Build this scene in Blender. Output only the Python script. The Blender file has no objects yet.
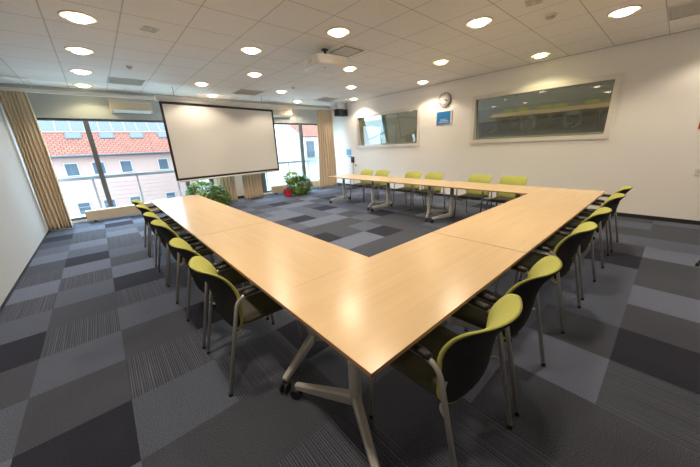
import bpy, bmesh, math, random
from mathutils import Vector, Matrix, Euler

random.seed(7)
PI = math.pi
scene = bpy.context.scene
C = scene.collection

# ------------------------------------------------------------------ room dimensions (metres)
LAMP_W = 72.0
XL, XR = -1.115, 7.379          # left wall, clock wall
YW, YF = 9.4, -2.6              # window wall, wall behind the camera
ZC = 3.025                      # ceiling
TG = 0.657                      # ceiling grid
GX, GY = 1.897, 3.067

# ------------------------------------------------------------------ materials
def new_mat(name):
    m = bpy.data.materials.new(name)
    m.use_nodes = True
    nt = m.node_tree
    b = nt.nodes['Principled BSDF']
    return m, nt, b

def srgb(r, g, b):
    def f(c):
        c /= 255.0
        return c / 12.92 if c <= 0.04045 else ((c + 0.055) / 1.055) ** 2.4
    return (f(r), f(g), f(b), 1.0)

def plain(name, col, rough=0.5, metal=0.0, noise=0.0, nscale=40.0, bump=0.0, spec=0.5, emis=None):
    m, nt, b = new_mat(name)
    b.inputs['Base Color'].default_value = col
    b.inputs['Roughness'].default_value = rough
    b.inputs['Metallic'].default_value = metal
    b.inputs['Specular IOR Level'].default_value = spec
    tc = nt.nodes.new('ShaderNodeTexCoord')
    n = nt.nodes.new('ShaderNodeTexNoise')
    n.inputs['Scale'].default_value = nscale
    n.inputs['Detail'].default_value = 3
    nt.links.new(tc.outputs['Object'], n.inputs['Vector'])
    if noise > 0:
        mx = nt.nodes.new('ShaderNodeMix'); mx.data_type = 'RGBA'
        mx.inputs[6].default_value = tuple(c * (1 - noise) for c in col[:3]) + (1,)
        mx.inputs[7].default_value = tuple(min(1, c * (1 + noise)) for c in col[:3]) + (1,)
        nt.links.new(n.outputs['Fac'], mx.inputs[0])
        nt.links.new(mx.outputs[2], b.inputs['Base Color'])
    if bump > 0:
        bp = nt.nodes.new('ShaderNodeBump')
        bp.inputs['Strength'].default_value = bump
        bp.inputs['Distance'].default_value = 0.002
        nt.links.new(n.outputs['Fac'], bp.inputs['Height'])
        nt.links.new(bp.outputs['Normal'], b.inputs['Normal'])
    return m

def emitter(name, col, strength):
    m, nt, b = new_mat(name)
    b.inputs['Base Color'].default_value = (0.9, 0.9, 0.9, 1)
    b.inputs['Emission Color'].default_value = col
    b.inputs['Emission Strength'].default_value = strength
    return m

def math_node(nt, op, a, bval=None, clamp=False):
    n = nt.nodes.new('ShaderNodeMath'); n.operation = op; n.use_clamp = clamp
    if hasattr(a, 'links'): nt.links.new(a, n.inputs[0])
    else: n.inputs[0].default_value = a
    if bval is not None:
        if hasattr(bval, 'links'): nt.links.new(bval, n.inputs[1])
        else: n.inputs[1].default_value = bval
    return n.outputs[0]

def wood_mat():
    m, nt, b = new_mat('beech_laminate')
    tc = nt.nodes.new('ShaderNodeTexCoord')
    oi = nt.nodes.new('ShaderNodeObjectInfo')
    mp = nt.nodes.new('ShaderNodeMapping')
    mp.inputs['Scale'].default_value = (1.3, 30.0, 30.0)
    nt.links.new(tc.outputs['Object'], mp.inputs['Vector'])
    ad = nt.nodes.new('ShaderNodeVectorMath'); ad.operation = 'ADD'
    nt.links.new(mp.outputs[0], ad.inputs[0])
    r = math_node(nt, 'MULTIPLY', oi.outputs['Random'], 40.0)
    nt.links.new(r, ad.inputs[1])
    n = nt.nodes.new('ShaderNodeTexNoise'); n.inputs['Scale'].default_value = 1.0
    n.inputs['Detail'].default_value = 5; n.inputs['Roughness'].default_value = 0.6
    nt.links.new(ad.outputs[0], n.inputs['Vector'])
    cr = nt.nodes.new('ShaderNodeValToRGB')
    cr.color_ramp.elements[0].position = 0.32; cr.color_ramp.elements[0].color = srgb(213, 185, 145)
    cr.color_ramp.elements[1].position = 0.68; cr.color_ramp.elements[1].color = srgb(220, 193, 152)
    nt.links.new(n.outputs['Fac'], cr.inputs[0])
    nt.links.new(cr.outputs[0], b.inputs['Base Color'])
    b.inputs['Roughness'].default_value = 0.25
    b.inputs['Specular IOR Level'].default_value = 0.36
    return m

def carpet_mat(name, col, stripes=False, col2=None):
    m, nt, b = new_mat(name)
    tc = nt.nodes.new('ShaderNodeTexCoord')
    n = nt.nodes.new('ShaderNodeTexNoise'); n.inputs['Scale'].default_value = 230.0
    n.inputs['Detail'].default_value = 2
    nt.links.new(tc.outputs['Object'], n.inputs['Vector'])
    lo = tuple(c * 0.35 for c in col[:3]) + (1,); hi = tuple(c * 1.65 for c in col[:3]) + (1,)
    cr = nt.nodes.new('ShaderNodeValToRGB')
    cr.color_ramp.elements[0].position = 0.36; cr.color_ramp.elements[0].color = lo
    cr.color_ramp.elements[1].position = 0.64; cr.color_ramp.elements[1].color = hi
    nt.links.new(n.outputs['Fac'], cr.inputs[0])
    out = cr.outputs[0]
    if stripes:
        sx = nt.nodes.new('ShaderNodeSeparateXYZ'); nt.links.new(tc.outputs['Object'], sx.inputs[0])
        mp = nt.nodes.new('ShaderNodeMapping'); mp.inputs['Scale'].default_value = (40.0, 0.8, 1.0)
        nt.links.new(tc.outputs['Object'], mp.inputs['Vector'])
        n2 = nt.nodes.new('ShaderNodeTexNoise'); n2.inputs['Scale'].default_value = 1.0; n2.inputs['Detail'].default_value = 1
        nt.links.new(mp.outputs[0], n2.inputs['Vector'])
        ph = math_node(nt, 'MULTIPLY', sx.outputs[0], 2 * PI / 0.0135)
        jt = math_node(nt, 'MULTIPLY', n2.outputs['Fac'], 9.0)
        sn = math_node(nt, 'SINE', math_node(nt, 'ADD', ph, jt))
        st = nt.nodes.new('ShaderNodeMapRange'); st.inputs[1].default_value = 0.1; st.inputs[2].default_value = 0.8
        nt.links.new(math_node(nt, 'MULTIPLY', sn, math_node(nt, 'MULTIPLY', n2.outputs['Fac'], 1.7)), st.inputs[0])
        mx = nt.nodes.new('ShaderNodeMix'); mx.data_type = 'RGBA'
        mx.inputs[7].default_value = col2
        nt.links.new(st.outputs[0], mx.inputs[0]); nt.links.new(out, mx.inputs[6])
        out = mx.outputs[2]
    nt.links.new(out, b.inputs['Base Color'])
    b.inputs['Roughness'].default_value = 0.95
    b.inputs['Specular IOR Level'].default_value = 0.15
    bp = nt.nodes.new('ShaderNodeBump'); bp.inputs['Strength'].default_value = 0.02; bp.inputs['Distance'].default_value = 0.003
    nt.links.new(n.outputs['Fac'], bp.inputs['Height']); nt.links.new(bp.outputs['Normal'], b.inputs['Normal'])
    return m

def ceiling_mat():
    m, nt, b = new_mat('mineral_fibre_tiles')
    tc = nt.nodes.new('ShaderNodeTexCoord')
    sx = nt.nodes.new('ShaderNodeSeparateXYZ'); nt.links.new(tc.outputs['Object'], sx.inputs[0])
    def line(sock, off, w):
        t = math_node(nt, 'SUBTRACT', sock, off)
        t = math_node(nt, 'DIVIDE', t, TG)
        t = math_node(nt, 'ADD', t, 0.5)
        t = math_node(nt, 'FRACT', t)
        t = math_node(nt, 'SUBTRACT', t, 0.5)
        t = math_node(nt, 'ABSOLUTE', t)
        return math_node(nt, 'LESS_THAN', t, w / TG / 2)
    lx = line(sx.outputs[0], GX, 0.014)
    ly = line(sx.outputs[1], GY, 0.010)
    n = nt.nodes.new('ShaderNodeTexNoise'); n.inputs['Scale'].default_value = 90; n.inputs['Detail'].default_value = 4
    nt.links.new(tc.outputs['Object'], n.inputs['Vector'])
    cr = nt.nodes.new('ShaderNodeValToRGB')
    cr.color_ramp.elements[0].position = 0.35; cr.color_ramp.elements[0].color = (0.85, 0.83, 0.79, 1)
    cr.color_ramp.elements[1].position = 0.6; cr.color_ramp.elements[1].color = (0.93, 0.91, 0.87, 1)
    nt.links.new(n.outputs['Fac'], cr.inputs[0])
    mx = nt.nodes.new('ShaderNodeMix'); mx.data_type = 'RGBA'
    mx.inputs[7].default_value = (0.62, 0.60, 0.57, 1)
    nt.links.new(lx, mx.inputs[0]); nt.links.new(cr.outputs[0], mx.inputs[6])
    m2 = nt.nodes.new('ShaderNodeMix'); m2.data_type = 'RGBA'
    m2.inputs[7].default_value = (0.50, 0.48, 0.45, 1)
    nt.links.new(ly, m2.inputs[0]); nt.links.new(mx.outputs[2], m2.inputs[6])
    nt.links.new(m2.outputs[2], b.inputs['Base Color'])
    b.inputs['Roughness'].default_value = 0.9
    b.inputs['Specular IOR Level'].default_value = 0.2
    return m

def pane_mat(name):
    m = bpy.data.materials.new(name); m.use_nodes = True
    nt = m.node_tree; nt.nodes.clear()
    o = nt.nodes.new('ShaderNodeOutputMaterial')
    t = nt.nodes.new('ShaderNodeBsdfTransparent'); t.inputs[0].default_value = (0.96, 0.98, 0.98, 1)
    g = nt.nodes.new('ShaderNodeBsdfGlossy'); g.inputs['Roughness'].default_value = 0.02
    f = nt.nodes.new('ShaderNodeFresnel'); f.inputs[0].default_value = 1.35
    mx = nt.nodes.new('ShaderNodeMixShader')
    ge = nt.nodes.new('ShaderNodeNewGeometry')
    k = math_node(nt, 'SUBTRACT', 1.0, ge.outputs['Backfacing'])
    nt.links.new(math_node(nt, 'MULTIPLY', f.outputs[0], k), mx.inputs[0]); nt.links.new(t.outputs[0], mx.inputs[1]); nt.links.new(g.outputs[0], mx.inputs[2])
    nt.links.new(mx.outputs[0], o.inputs[0])
    return m

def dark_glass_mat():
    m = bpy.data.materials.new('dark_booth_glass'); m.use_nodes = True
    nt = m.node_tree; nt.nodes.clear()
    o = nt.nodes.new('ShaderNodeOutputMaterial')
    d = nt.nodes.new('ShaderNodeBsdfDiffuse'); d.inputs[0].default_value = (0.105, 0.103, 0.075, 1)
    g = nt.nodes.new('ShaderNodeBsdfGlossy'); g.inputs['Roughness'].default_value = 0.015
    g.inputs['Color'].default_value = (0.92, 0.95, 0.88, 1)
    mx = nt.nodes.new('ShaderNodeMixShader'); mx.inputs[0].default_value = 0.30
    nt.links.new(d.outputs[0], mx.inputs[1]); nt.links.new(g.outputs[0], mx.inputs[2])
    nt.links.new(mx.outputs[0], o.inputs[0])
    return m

def tile_roof_mat():
    m, nt, b = new_mat('orange_roof_tiles')
    tc = nt.nodes.new('ShaderNodeTexCoord')
    br = nt.nodes.new('ShaderNodeTexBrick')
    br.inputs['Color1'].default_value = srgb(140, 80, 58); br.inputs['Color2'].default_value = srgb(124, 66, 48)
    br.inputs['Mortar'].default_value = srgb(80, 40, 30)
    br.inputs['Scale'].default_value = 1.0
    br.inputs['Brick Width'].default_value = 0.36; br.inputs['Row Height'].default_value = 0.28
    br.inputs['Mortar Size'].default_value = 0.045
    nt.links.new(tc.outputs['Object'], br.inputs['Vector'])
    nt.links.new(br.outputs['Color'], b.inputs['Base Color'])
    b.inputs['Roughness'].default_value = 0.9
    return m

M = {}
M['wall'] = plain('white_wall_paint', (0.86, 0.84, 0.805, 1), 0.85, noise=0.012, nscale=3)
M['band'] = plain('grey_wall_band', (0.44, 0.45, 0.44, 1), 0.6, noise=0.02, nscale=4)
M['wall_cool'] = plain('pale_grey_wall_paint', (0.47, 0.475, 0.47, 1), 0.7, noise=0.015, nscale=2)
M['ceiling'] = ceiling_mat()
M['wood'] = wood_mat()
M['wood_edge'] = plain('beech_edge_band', srgb(168, 128, 92), 0.45, noise=0.08, nscale=30)
M['silver'] = plain('silver_powder_coat', (0.50, 0.49, 0.47, 1), 0.4, 0.2, noise=0.04)
M['chrome'] = plain('satin_steel_tube', (0.50, 0.48, 0.45, 1), 0.32, 0.5, noise=0.03)
M['black'] = plain('black_plastic', (0.012, 0.012, 0.013, 1), 0.45, noise=0.2)
M['rail_dark'] = plain('dark_steel_bar', (0.05, 0.05, 0.052, 1), 0.5, 0.4, noise=0.1)
M['green'] = plain('lime_green_upholstery', srgb(178, 181, 98), 0.85, noise=0.10, nscale=220, bump=0.3, spec=0.25)
M['shell'] = plain('dark_grey_back_fabric', (0.030, 0.030, 0.031, 1), 0.9, noise=0.2, nscale=250, bump=0.2, spec=0.2)
M['seat'] = plain('dark_olive_seat_fabric', (0.085, 0.083, 0.066, 1), 0.9, noise=0.2, nscale=250, bump=0.2, spec=0.2)
M['white'] = plain('white_plastic', (0.72, 0.71, 0.68, 1), 0.4, noise=0.01)
M['white_frame'] = plain('white_window_frame', (0.76, 0.72, 0.66, 1), 0.5, noise=0.01)
M['grey_metal'] = plain('grey_window_profile', (0.13, 0.14, 0.145, 1), 0.5, 0.2, noise=0.05)
M['rail_metal'] = plain('galvanised_rail', (0.22, 0.235, 0.24, 1), 0.5, 0.2, noise=0.05)
M['vent'] = plain('grey_vent_louvre', (0.56, 0.55, 0.51, 1), 0.7, noise=0.05)
M['beige'] = plain('beige_heater_steel', srgb(205, 186, 158), 0.5, noise=0.02)
M['screen'] = plain('matte_screen_fabric', (0.72, 0.705, 0.665, 1), 0.6, noise=0.01, spec=0.3)
M['skirting'] = plain('black_skirting', (0.02, 0.02, 0.022, 1), 0.6, noise=0.1)
M['curtain'] = plain('tan_curtain_cloth', srgb(224, 207, 182), 0.9, noise=0.10, nscale=70, bump=0.15, spec=0.15)
M['pane'] = pane_mat('clear_window_pane')
M['booth'] = dark_glass_mat()
M['front_pane'] = pane_mat('outer_studio_pane')
for _n in M['front_pane'].node_tree.nodes:
    if _n.type == 'FRESNEL': _n.inputs[0].default_value = 1.75
M['brass'] = plain('brushed_trim_ring', (0.70, 0.60, 0.48, 1), 0.35, 0.6, noise=0.04)
M['lamp'] = emitter('warm_lamp_glass', (1.0, 0.83, 0.65, 1), 9.0)
M['lamp_green'] = emitter('yellowish_lamp_glass', (1.0, 0.90, 0.45, 1), 7.0)
M['glow'] = emitter('amber_light_leak', (1.0, 0.58, 0.30, 1), 0.62)  # warm light leaking round the lamp disc, put in as emission colour
M['glow_green'] = emitter('yellow_green_light_leak', (0.72, 0.80, 0.15, 1), 0.6)  # same leaked light for the yellowish lamps, also emission colour
M['blue'] = plain('blue_sign_print', srgb(28, 120, 190), 0.5, noise=0.04)
M['paper'] = plain('white_paper', (0.78, 0.80, 0.82, 1), 0.6, noise=0.01)
M['paleblue'] = plain('pale_blue_print', srgb(120, 180, 220), 0.6, noise=0.2, nscale=18)
M['clock_rim'] = plain('grey_clock_rim', (0.30, 0.29, 0.28, 1), 0.4, 0.3, noise=0.03)
M['clock_face'] = plain('white_clock_face', (0.88, 0.87, 0.84, 1), 0.5, noise=0.01)
M['red'] = plain('red_plastic', srgb(190, 35, 50), 0.45, noise=0.05)
M['red_sign'] = plain('red_sign_print', srgb(200, 60, 40), 0.5, noise=0.05)
M['leaf'] = plain('green_leaf', (0.12, 0.25, 0.05, 1), 0.45, noise=0.4, nscale=9)
M['leaf_light'] = plain('pale_green_leaf', (0.40, 0.58, 0.20, 1), 0.45, noise=0.35, nscale=9)
M['stem'] = plain('brown_stem', (0.09, 0.065, 0.03, 1), 0.8, noise=0.2)
M['pot'] = plain('dark_planter', (0.05, 0.04, 0.035, 1), 0.6, noise=0.1)
M['soil'] = plain('potting_soil', (0.03, 0.02, 0.014, 1), 0.95, noise=0.4)
M['facade'] = plain('pale_pink_render', srgb(142, 114, 104), 0.9, noise=0.03, nscale=2)
M['facade_white'] = plain('white_render', srgb(150, 144, 138), 0.9, noise=0.02, nscale=2)
M['roof'] = tile_roof_mat()
M['gutter'] = plain('zinc_gutter', srgb(54, 56, 61), 0.5, 0.0, noise=0.05)
M['solar'] = plain('blue_solar_glass', srgb(80, 80, 94), 0.5, noise=0.03, spec=0.2)
M['house_glass'] = plain('dark_house_glass', srgb(58, 66, 74), 0.2, noise=0.3, nscale=1.5, spec=0.15)
M['concrete'] = plain('pale_concrete', (0.48, 0.48, 0.47, 1), 0.9, noise=0.08)
M['street'] = plain('grey_paving', (0.35, 0.35, 0.34, 1), 0.9, noise=0.1)
CARPET = {
    'D': carpet_mat('carpet_charcoal', srgb(46, 48, 60)),
    'M': carpet_mat('carpet_mid_grey', srgb(73, 77, 88)),
    'G': carpet_mat('carpet_blue_grey', srgb(88, 95, 111)),
    'L': carpet_mat('carpet_light_grey', srgb(104, 112, 131)),
    'S': carpet_mat('carpet_pinstripe', srgb(66, 69, 80), True, srgb(98, 105, 120)),
}

# ------------------------------------------------------------------ mesh helpers
class MB:
    """collects shapes in one bmesh and links them as one object"""
    def __init__(self):
        self.bm = bmesh.new()
        self.mats = []
        self.mi = 0
    def use(self, mat):
        if mat not in self.mats: self.mats.append(mat)
        self.mi = self.mats.index(mat)
        return self
    def _f(self, vs, smooth=False):
        try:
            f = self.bm.faces.new(vs)
        except ValueError:
            return None
        f.material_index = self.mi; f.smooth = smooth
        return f
    def box(self, x0, x1, y0, y1, z0, z1, ch=0.0, mat4=None):
        if ch <= 0:
            P = [(x, y, z) for z in (z0, z1) for y in (y0, y1) for x in (x0, x1)]
            v = [self.bm.verts.new(mat4 @ Vector(p) if mat4 else p) for p in P]
            for q in ((0, 2, 3, 1), (4, 5, 7, 6), (0, 1, 5, 4), (2, 6, 7, 3), (0, 4, 6, 2), (1, 3, 7, 5)):
                self._f([v[i] for i in q])
            return self
        def ring(e, z):
            return [(x0 + e, y0 + ch), (x0 + ch, y0 + e), (x1 - ch, y0 + e), (x1 - e, y0 + ch),
                    (x1 - e, y1 - ch), (x1 - ch, y1 - e), (x0 + ch, y1 - e), (x0 + e, y1 - ch)], z
        rs = [ring(ch, z0), ring(0, z0 + ch), ring(0, z1 - ch), ring(ch, z1)]
        # first and last rings are inset
        R = []
        for k, (pts, z) in enumerate(rs):
            if k in (0, 3):
                pts = [(x0 + ch, y0 + 1.4 * ch), (x0 + 1.4 * ch, y0 + ch), (x1 - 1.4 * ch, y0 + ch), (x1 - ch, y0 + 1.4 * ch),
                       (x1 - ch, y1 - 1.4 * ch), (x1 - 1.4 * ch, y1 - ch), (x0 + 1.4 * ch, y1 - ch), (x0 + ch, y1 - 1.4 * ch)]
            R.append([self.bm.verts.new(mat4 @ Vector((p[0], p[1], z)) if mat4 else (p[0], p[1], z)) for p in pts])
        self._f(list(reversed(R[0]))); self._f(R[3])
        for a, b in zip(R, R[1:]):
            for i in range(8):
                self._f([a[i], a[(i + 1) % 8], b[(i + 1) % 8], b[i]])
        return self
    def tube(self, pts, r, n=10, cap=True, flat=1.0):
        pts = [Vector(p) for p in pts]
        rr = r if isinstance(r, (list, tuple)) else [r] * len(pts)
        rings = []
        prev = None
        for i, p in enumerate(pts):
            if i == 0: t = pts[1] - p
            elif i == len(pts) - 1: t = p - pts[i - 1]
            else: t = (pts[i + 1] - p).normalized() + (p - pts[i - 1]).normalized()
            t.normalize()
            if prev is None:
                a = Vector((1, 0, 0)) if abs(t.x) < 0.8 else Vector((0, 1, 0))
                u = (a - t * a.dot(t)).normalized()
            else:
                u = (prev - t * prev.dot(t)).normalized()
            prev = u
            w = t.cross(u)
            rings.append([self.bm.verts.new(p + u * math.cos(2 * PI * k / n) * rr[i] * flat + w * math.sin(2 * PI * k / n) * rr[i]) for k in range(n)])
        for a, b in zip(rings, rings[1:]):
            for k in range(n):
                self._f([a[k], a[(k + 1) % n], b[(k + 1) % n], b[k]], True)
        if cap:
            self._f(list(reversed(rings[0]))); self._f(rings[-1])
        return self
    def lathe(self, prof, cx=0, cy=0, n=28, axis='z', close=True, mat4=None):
        rings = []
        for r, z in prof:
            ring = []
            for k in range(n):
                a = 2 * PI * k / n
                p = Vector((cx + r * math.cos(a), cy + r * math.sin(a), z))
                if mat4: p = mat4 @ p
                ring.append(self.bm.verts.new(p))
            rings.append(ring)
        for a, b in zip(rings, rings[1:]):
            for k in range(n):
                self._f([a[k], a[(k + 1) % n], b[(k + 1) % n], b[k]], True)
        if close:
            self._f(list(reversed(rings[0]))); self._f(rings[-1])
        return self
    def grid(self, P, smooth=True, closed=False):
        """P rows of points"""
        V = [[self.bm.verts.new(p) for p in row] for row in P]
        for a, b in zip(V, V[1:]):
            for k in range(len(a) - 1):
                self._f([a[k], a[k + 1], b[k + 1], b[k]], smooth)
        return V
    def poly(self, pts):
        return self._f([self.bm.verts.new(p) for p in pts])
    def build(self, name, mat=None, parent=None, recalc=True):
        if recalc:
            bmesh.ops.recalc_face_normals(self.bm, faces=self.bm.faces[:])
        me = bpy.data.meshes.new(name)
        self.bm.to_mesh(me); self.bm.free()
        if self.mats:
            for m in self.mats: me.materials.append(m)
        elif mat: me.materials.append(mat)
        o = bpy.data.objects.new(name, me)
        C.objects.link(o)
        if parent: o.parent = parent
        return o

def thing(name, label, cat, loc=(0, 0, 0), rz=0.0, group=None):
    o = bpy.data.objects.new(name, None); C.objects.link(o)
    o.empty_display_size = 0.1
    o.location = loc; o.rotation_euler = (0, 0, rz)
    tag(o, label, cat, group)
    return o

def tag(o, label, cat, group=None, kind=None):
    o['label'] = label; o['category'] = cat
    if group: o['group'] = group
    if kind: o['kind'] = kind
    return o

def struct(o, label=None):
    o['kind'] = 'structure'
    if label: o['label'] = label
    return o

def dup(root, loc, rz, label):
    r = root.copy(); C.objects.link(r)
    r.location = loc; r.rotation_euler = (0, 0, rz); r['label'] = label
    for ch in list(root.children):
        c = ch.copy(); C.objects.link(c); c.parent = r
        for g in list(ch.children):
            d = g.copy(); C.objects.link(d); d.parent = c
    return r

def smooth_path(pts, r, seg=5):
    """round the inner corners of a polyline"""
    pts = [Vector(p) for p in pts]
    out = [pts[0]]
    for a, b, c in zip(pts, pts[1:], pts[2:]):
        d1 = (a - b); d2 = (c - b)
        k = min(r, d1.length * 0.45, d2.length * 0.45)
        s = b + d1.normalized() * k; e = b + d2.normalized() * k
        for i in range(seg + 1):
            t = i / seg
            out.append((1 - t) ** 2 * s + 2 * t * (1 - t) * b + t * t * e)
    out.append(pts[-1])
    return out

# ------------------------------------------------------------------ the room shell
def build_shell():
    # carpet tiles 0.5 m, every tile its own colour
    PX, PY = 0.515, 0.503
    known = {}
    def col(i, spec):
        for j, c in spec.items(): known[(i, j)] = c
    col(-2, {0:'M',1:'G',2:'S',3:'L',4:'G',5:'M',6:'D',7:'G',8:'S',9:'L',10:'S',11:'M',12:'L',13:'G',14:'M',15:'D',16:'G',17:'M'})
    col(-1, {0:'G',1:'S',2:'L',3:'D',4:'M',5:'G',6:'S',7:'M',8:'G',9:'S',10:'L',11:'D',12:'G',13:'L',14:'S',15:'S',16:'L',17:'G'})
    col(0, {0:'S',1:'M',2:'M',3:'G',4:'S',5:'M',6:'G',7:'S',8:'D',9:'L',10:'M',11:'G',12:'S',13:'S',14:'L',15:'G',16:'D',17:'L'})
    col(1, {0:'S',1:'S',2:'M',3:'S',4:'G',5:'D',6:'G',7:'S',8:'M',9:'L',10:'G',11:'M',12:'D',13:'L',14:'S',15:'G',16:'L',17:'M'})
    col(2, {0:'S',1:'M',2:'G',3:'D',4:'G',5:'M'})
    col(-1, {})
    for i, c in {2:'S',3:'M',4:'S',5:'D',6:'M',7:'L',8:'M',9:'M',10:'L',11:'G',12:'M',13:'M',14:'G'}.items(): known[(i, -1)] = c
    for i, c in {1:'S',2:'S',3:'M',4:'L',5:'M',6:'G',7:'G',8:'G',9:'D',10:'M',11:'G',12:'M',13:'G',14:'M'}.items(): known[(i, 0)] = c
    centre = random.Random(4)
    for i in range(3, 12):
        for j in range(5, 17): known.setdefault((i, j), centre.choice('MGGLGM'))
    for i in range(5, 9): known[(i, 5)] = 'M'
    for k, c in {(5, 6): 'L', (6, 6): 'L', (7, 6): 'D', (8, 6): 'M', (5, 7): 'D', (6, 7): 'M', (7, 7): 'G', (8, 7): 'M', (5, 8): 'M', (6, 8): 'M',
                 (7, 8): 'M', (8, 8): 'G', (9, 8): 'D', (5, 9): 'G', (6, 9): 'L', (7, 9): 'L', (8, 9): 'M', (6, 10): 'D', (5, 10): 'M', (7, 10): 'G', (8, 10): 'L',
                 (5, 11): 'L', (6, 11): 'L', (7, 11): 'G', (8, 11): 'D', (9, 11): 'G', (6, 12): 'L', (5, 12): 'G', (7, 12): 'G', (7, 14): 'D', (10, 13): 'D', (9, 7): 'M', (10, 7): 'M'}.items():
        known[k] = c
    names = list(CARPET)
    rnd = random.Random(11)
    mb = MB()
    for k in names: mb.use(CARPET[k])
    xs = [XL] + [-0.18 + PX * i for i in range(-1, 16) if XL < -0.18 + PX * i < XR] + [XR]
    ys = [YF] + [0.02 + PY * j for j in range(-5, 19) if YF < 0.02 + PY * j < YW] + [YW]
    V = [[mb.bm.verts.new((x, y, 0)) for x in xs] for y in ys]
    for b in range(len(ys) - 1):
        for a in range(len(xs) - 1):
            i = math.floor((0.5 * (xs[a] + xs[a + 1]) + 0.18) / PX); j = math.floor((0.5 * (ys[b] + ys[b + 1]) - 0.02) / PY)
            c = known.get((i, j)) or rnd.choice('MMGGLSSLGD')
            mb.use(CARPET[c])
            mb._f([V[b][a], V[b][a + 1], V[b + 1][a + 1], V[b + 1][a]])
    # slab under the tiles
    mb.box(XL, XR, YF, YW, -0.2, -0.002)
    struct(mb.build('floor', recalc=False), 'carpet tile floor in mixed greys')

    struct(MB().box(XL - 0.2, XR + 0.2, YF - 0.2, YW + 0.25, ZC, ZC + 0.15).build('ceiling', M['ceiling']))
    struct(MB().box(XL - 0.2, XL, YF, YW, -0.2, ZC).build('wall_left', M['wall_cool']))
    w = MB()
    for ya, yb, za, zb in ((0.985, 3.525, 1.535, 2.478), (5.24, 7.83, 1.51, 2.447)):
        w.box(XR, XR + 0.2, ya, yb, -0.2, za); w.box(XR, XR + 0.2, ya, yb, zb, ZC)
    for ya, yb in ((YF, 0.985), (3.525, 5.24), (7.83, YW)):
        w.box(XR, XR + 0.2, ya, yb, -0.2, ZC)
    struct(w.build('wall_right', M['wall']))
    struct(MB().box(XL - 0.2, XR + 0.2, YF - 0.2, YF, -0.2, ZC).build('wall_front', M['wall']))
    # window wall: head band, sill strip, piers
    w = MB()
    W1, W2 = (-0.98, 2.62), (4.16, 7.10)
    w.box(XL - 0.2, XR + 0.2, YW, YW + 0.25, 2.39, ZC)
    w.box(XL - 0.2, XR + 0.2, YW, YW + 0.25, -0.2, 0.05)
    w.box(XL - 0.2, W1[0], YW, YW + 0.25, 0.05, 2.39)
    w.box(W1[1], W2[0], YW, YW + 0.25, 0.05, 2.39)
    w.box(W2[1], XR + 0.2, YW, YW + 0.25, 0.05, 2.39)
    struct(w.build('wall_back', M['wall']))
    struct(MB().box(XL, XR, YW - 0.012, YW, 2.39, ZC - 0.002).build('trim_2', M['band']), 'grey band above the windows')  # thin grey sheet over the wall above the windows
    # outer windows
    def window(n, x0, x1, mull, jl, jr):
        y0, y1 = YW + 0.03, YW + 0.10
        f = MB()
        f.box(x0, x1, y0, y1, 2.335, 2.39); f.box(x0, x1, y0, y1, 0.05, 0.11)
        f.box(x0, x0 + jl, y0, y1, 0.11, 2.335); f.box(x1 - jr, x1, y0, y1, 0.11, 2.335)
        for a, b in mull: f.box(a, b, y0, y1, 0.11, 2.335)
        fo = struct(f.build('window_%d' % n, M['grey_metal']))
        e = [x0 + jl] + [q for ab in mull for q in ab] + [x1 - jr]
        for a, b in zip(e[0::2], e[1::2]):
            MB().box(a, b, y0 + 0.03, y0 + 0.036, 0.11, 2.335).build('pane', M['pane'], fo)
    window(1, W1[0], W1[1], [(-0.015, 0.085), (1.84, 1.945)], 0.07, 0.12)
    window(2, W2[0], W2[1], [(5.90, 6.04)], 0.19, 0.07)
    # booth windows in the clock wall
    def booth(n, ya, yb, za, zb, fw):
        f = MB()
        d0, d1 = XR - 0.035, XR - 0.0005
        f.box(d0, d1, ya - fw, yb + fw, zb, zb + fw); f.box(d0, d1, ya - fw, yb + fw, za - fw, za)
        f.box(d0, d1, ya - fw, ya, za, zb); f.box(d0, d1, yb, yb + fw, za, zb)
        fo = struct(f.build('window_%d' % n, M['white_frame']))
        MB().box(XR + 0.002, XR + 0.008, ya, yb, za, zb).build('pane', M['front_pane'], fo)
        # second, inner pane leaning towards the room at its top, as in studio windows
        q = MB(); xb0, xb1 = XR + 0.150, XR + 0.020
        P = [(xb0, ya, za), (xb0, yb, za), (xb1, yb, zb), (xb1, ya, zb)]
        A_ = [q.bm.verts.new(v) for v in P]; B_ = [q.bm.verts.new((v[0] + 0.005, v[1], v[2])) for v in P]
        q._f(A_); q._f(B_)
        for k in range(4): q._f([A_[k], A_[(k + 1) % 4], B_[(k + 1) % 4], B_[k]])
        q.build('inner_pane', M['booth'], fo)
    booth(3, 5.24, 7.83, 1.51, 2.447, 0.075)
    booth(4, 0.985, 3.525, 1.535, 2.478, 0.085)
    # skirtings
    struct(MB().box(XR - 0.015, XR, YF, YW, 0, 0.07).build('baseboard_right', M['skirting']))
    struct(MB().box(XL, XL + 0.008, YF, YW, 0, 0.035).build('baseboard_left', M['skirting']))
    struct(MB().box(2.62, 4.16, YW - 0.015, YW, 0, 0.07).build('baseboard_back', M['skirting']))
    # thin metal angle where ceiling meets the walls
    t = MB()
    t.box(XR - 0.02, XR, YF, YW, ZC - 0.012, ZC); t.box(XL, XL + 0.02, YF, YW, ZC - 0.012, ZC)
    struct(t.build('trim_1', M['vent']))
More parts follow.
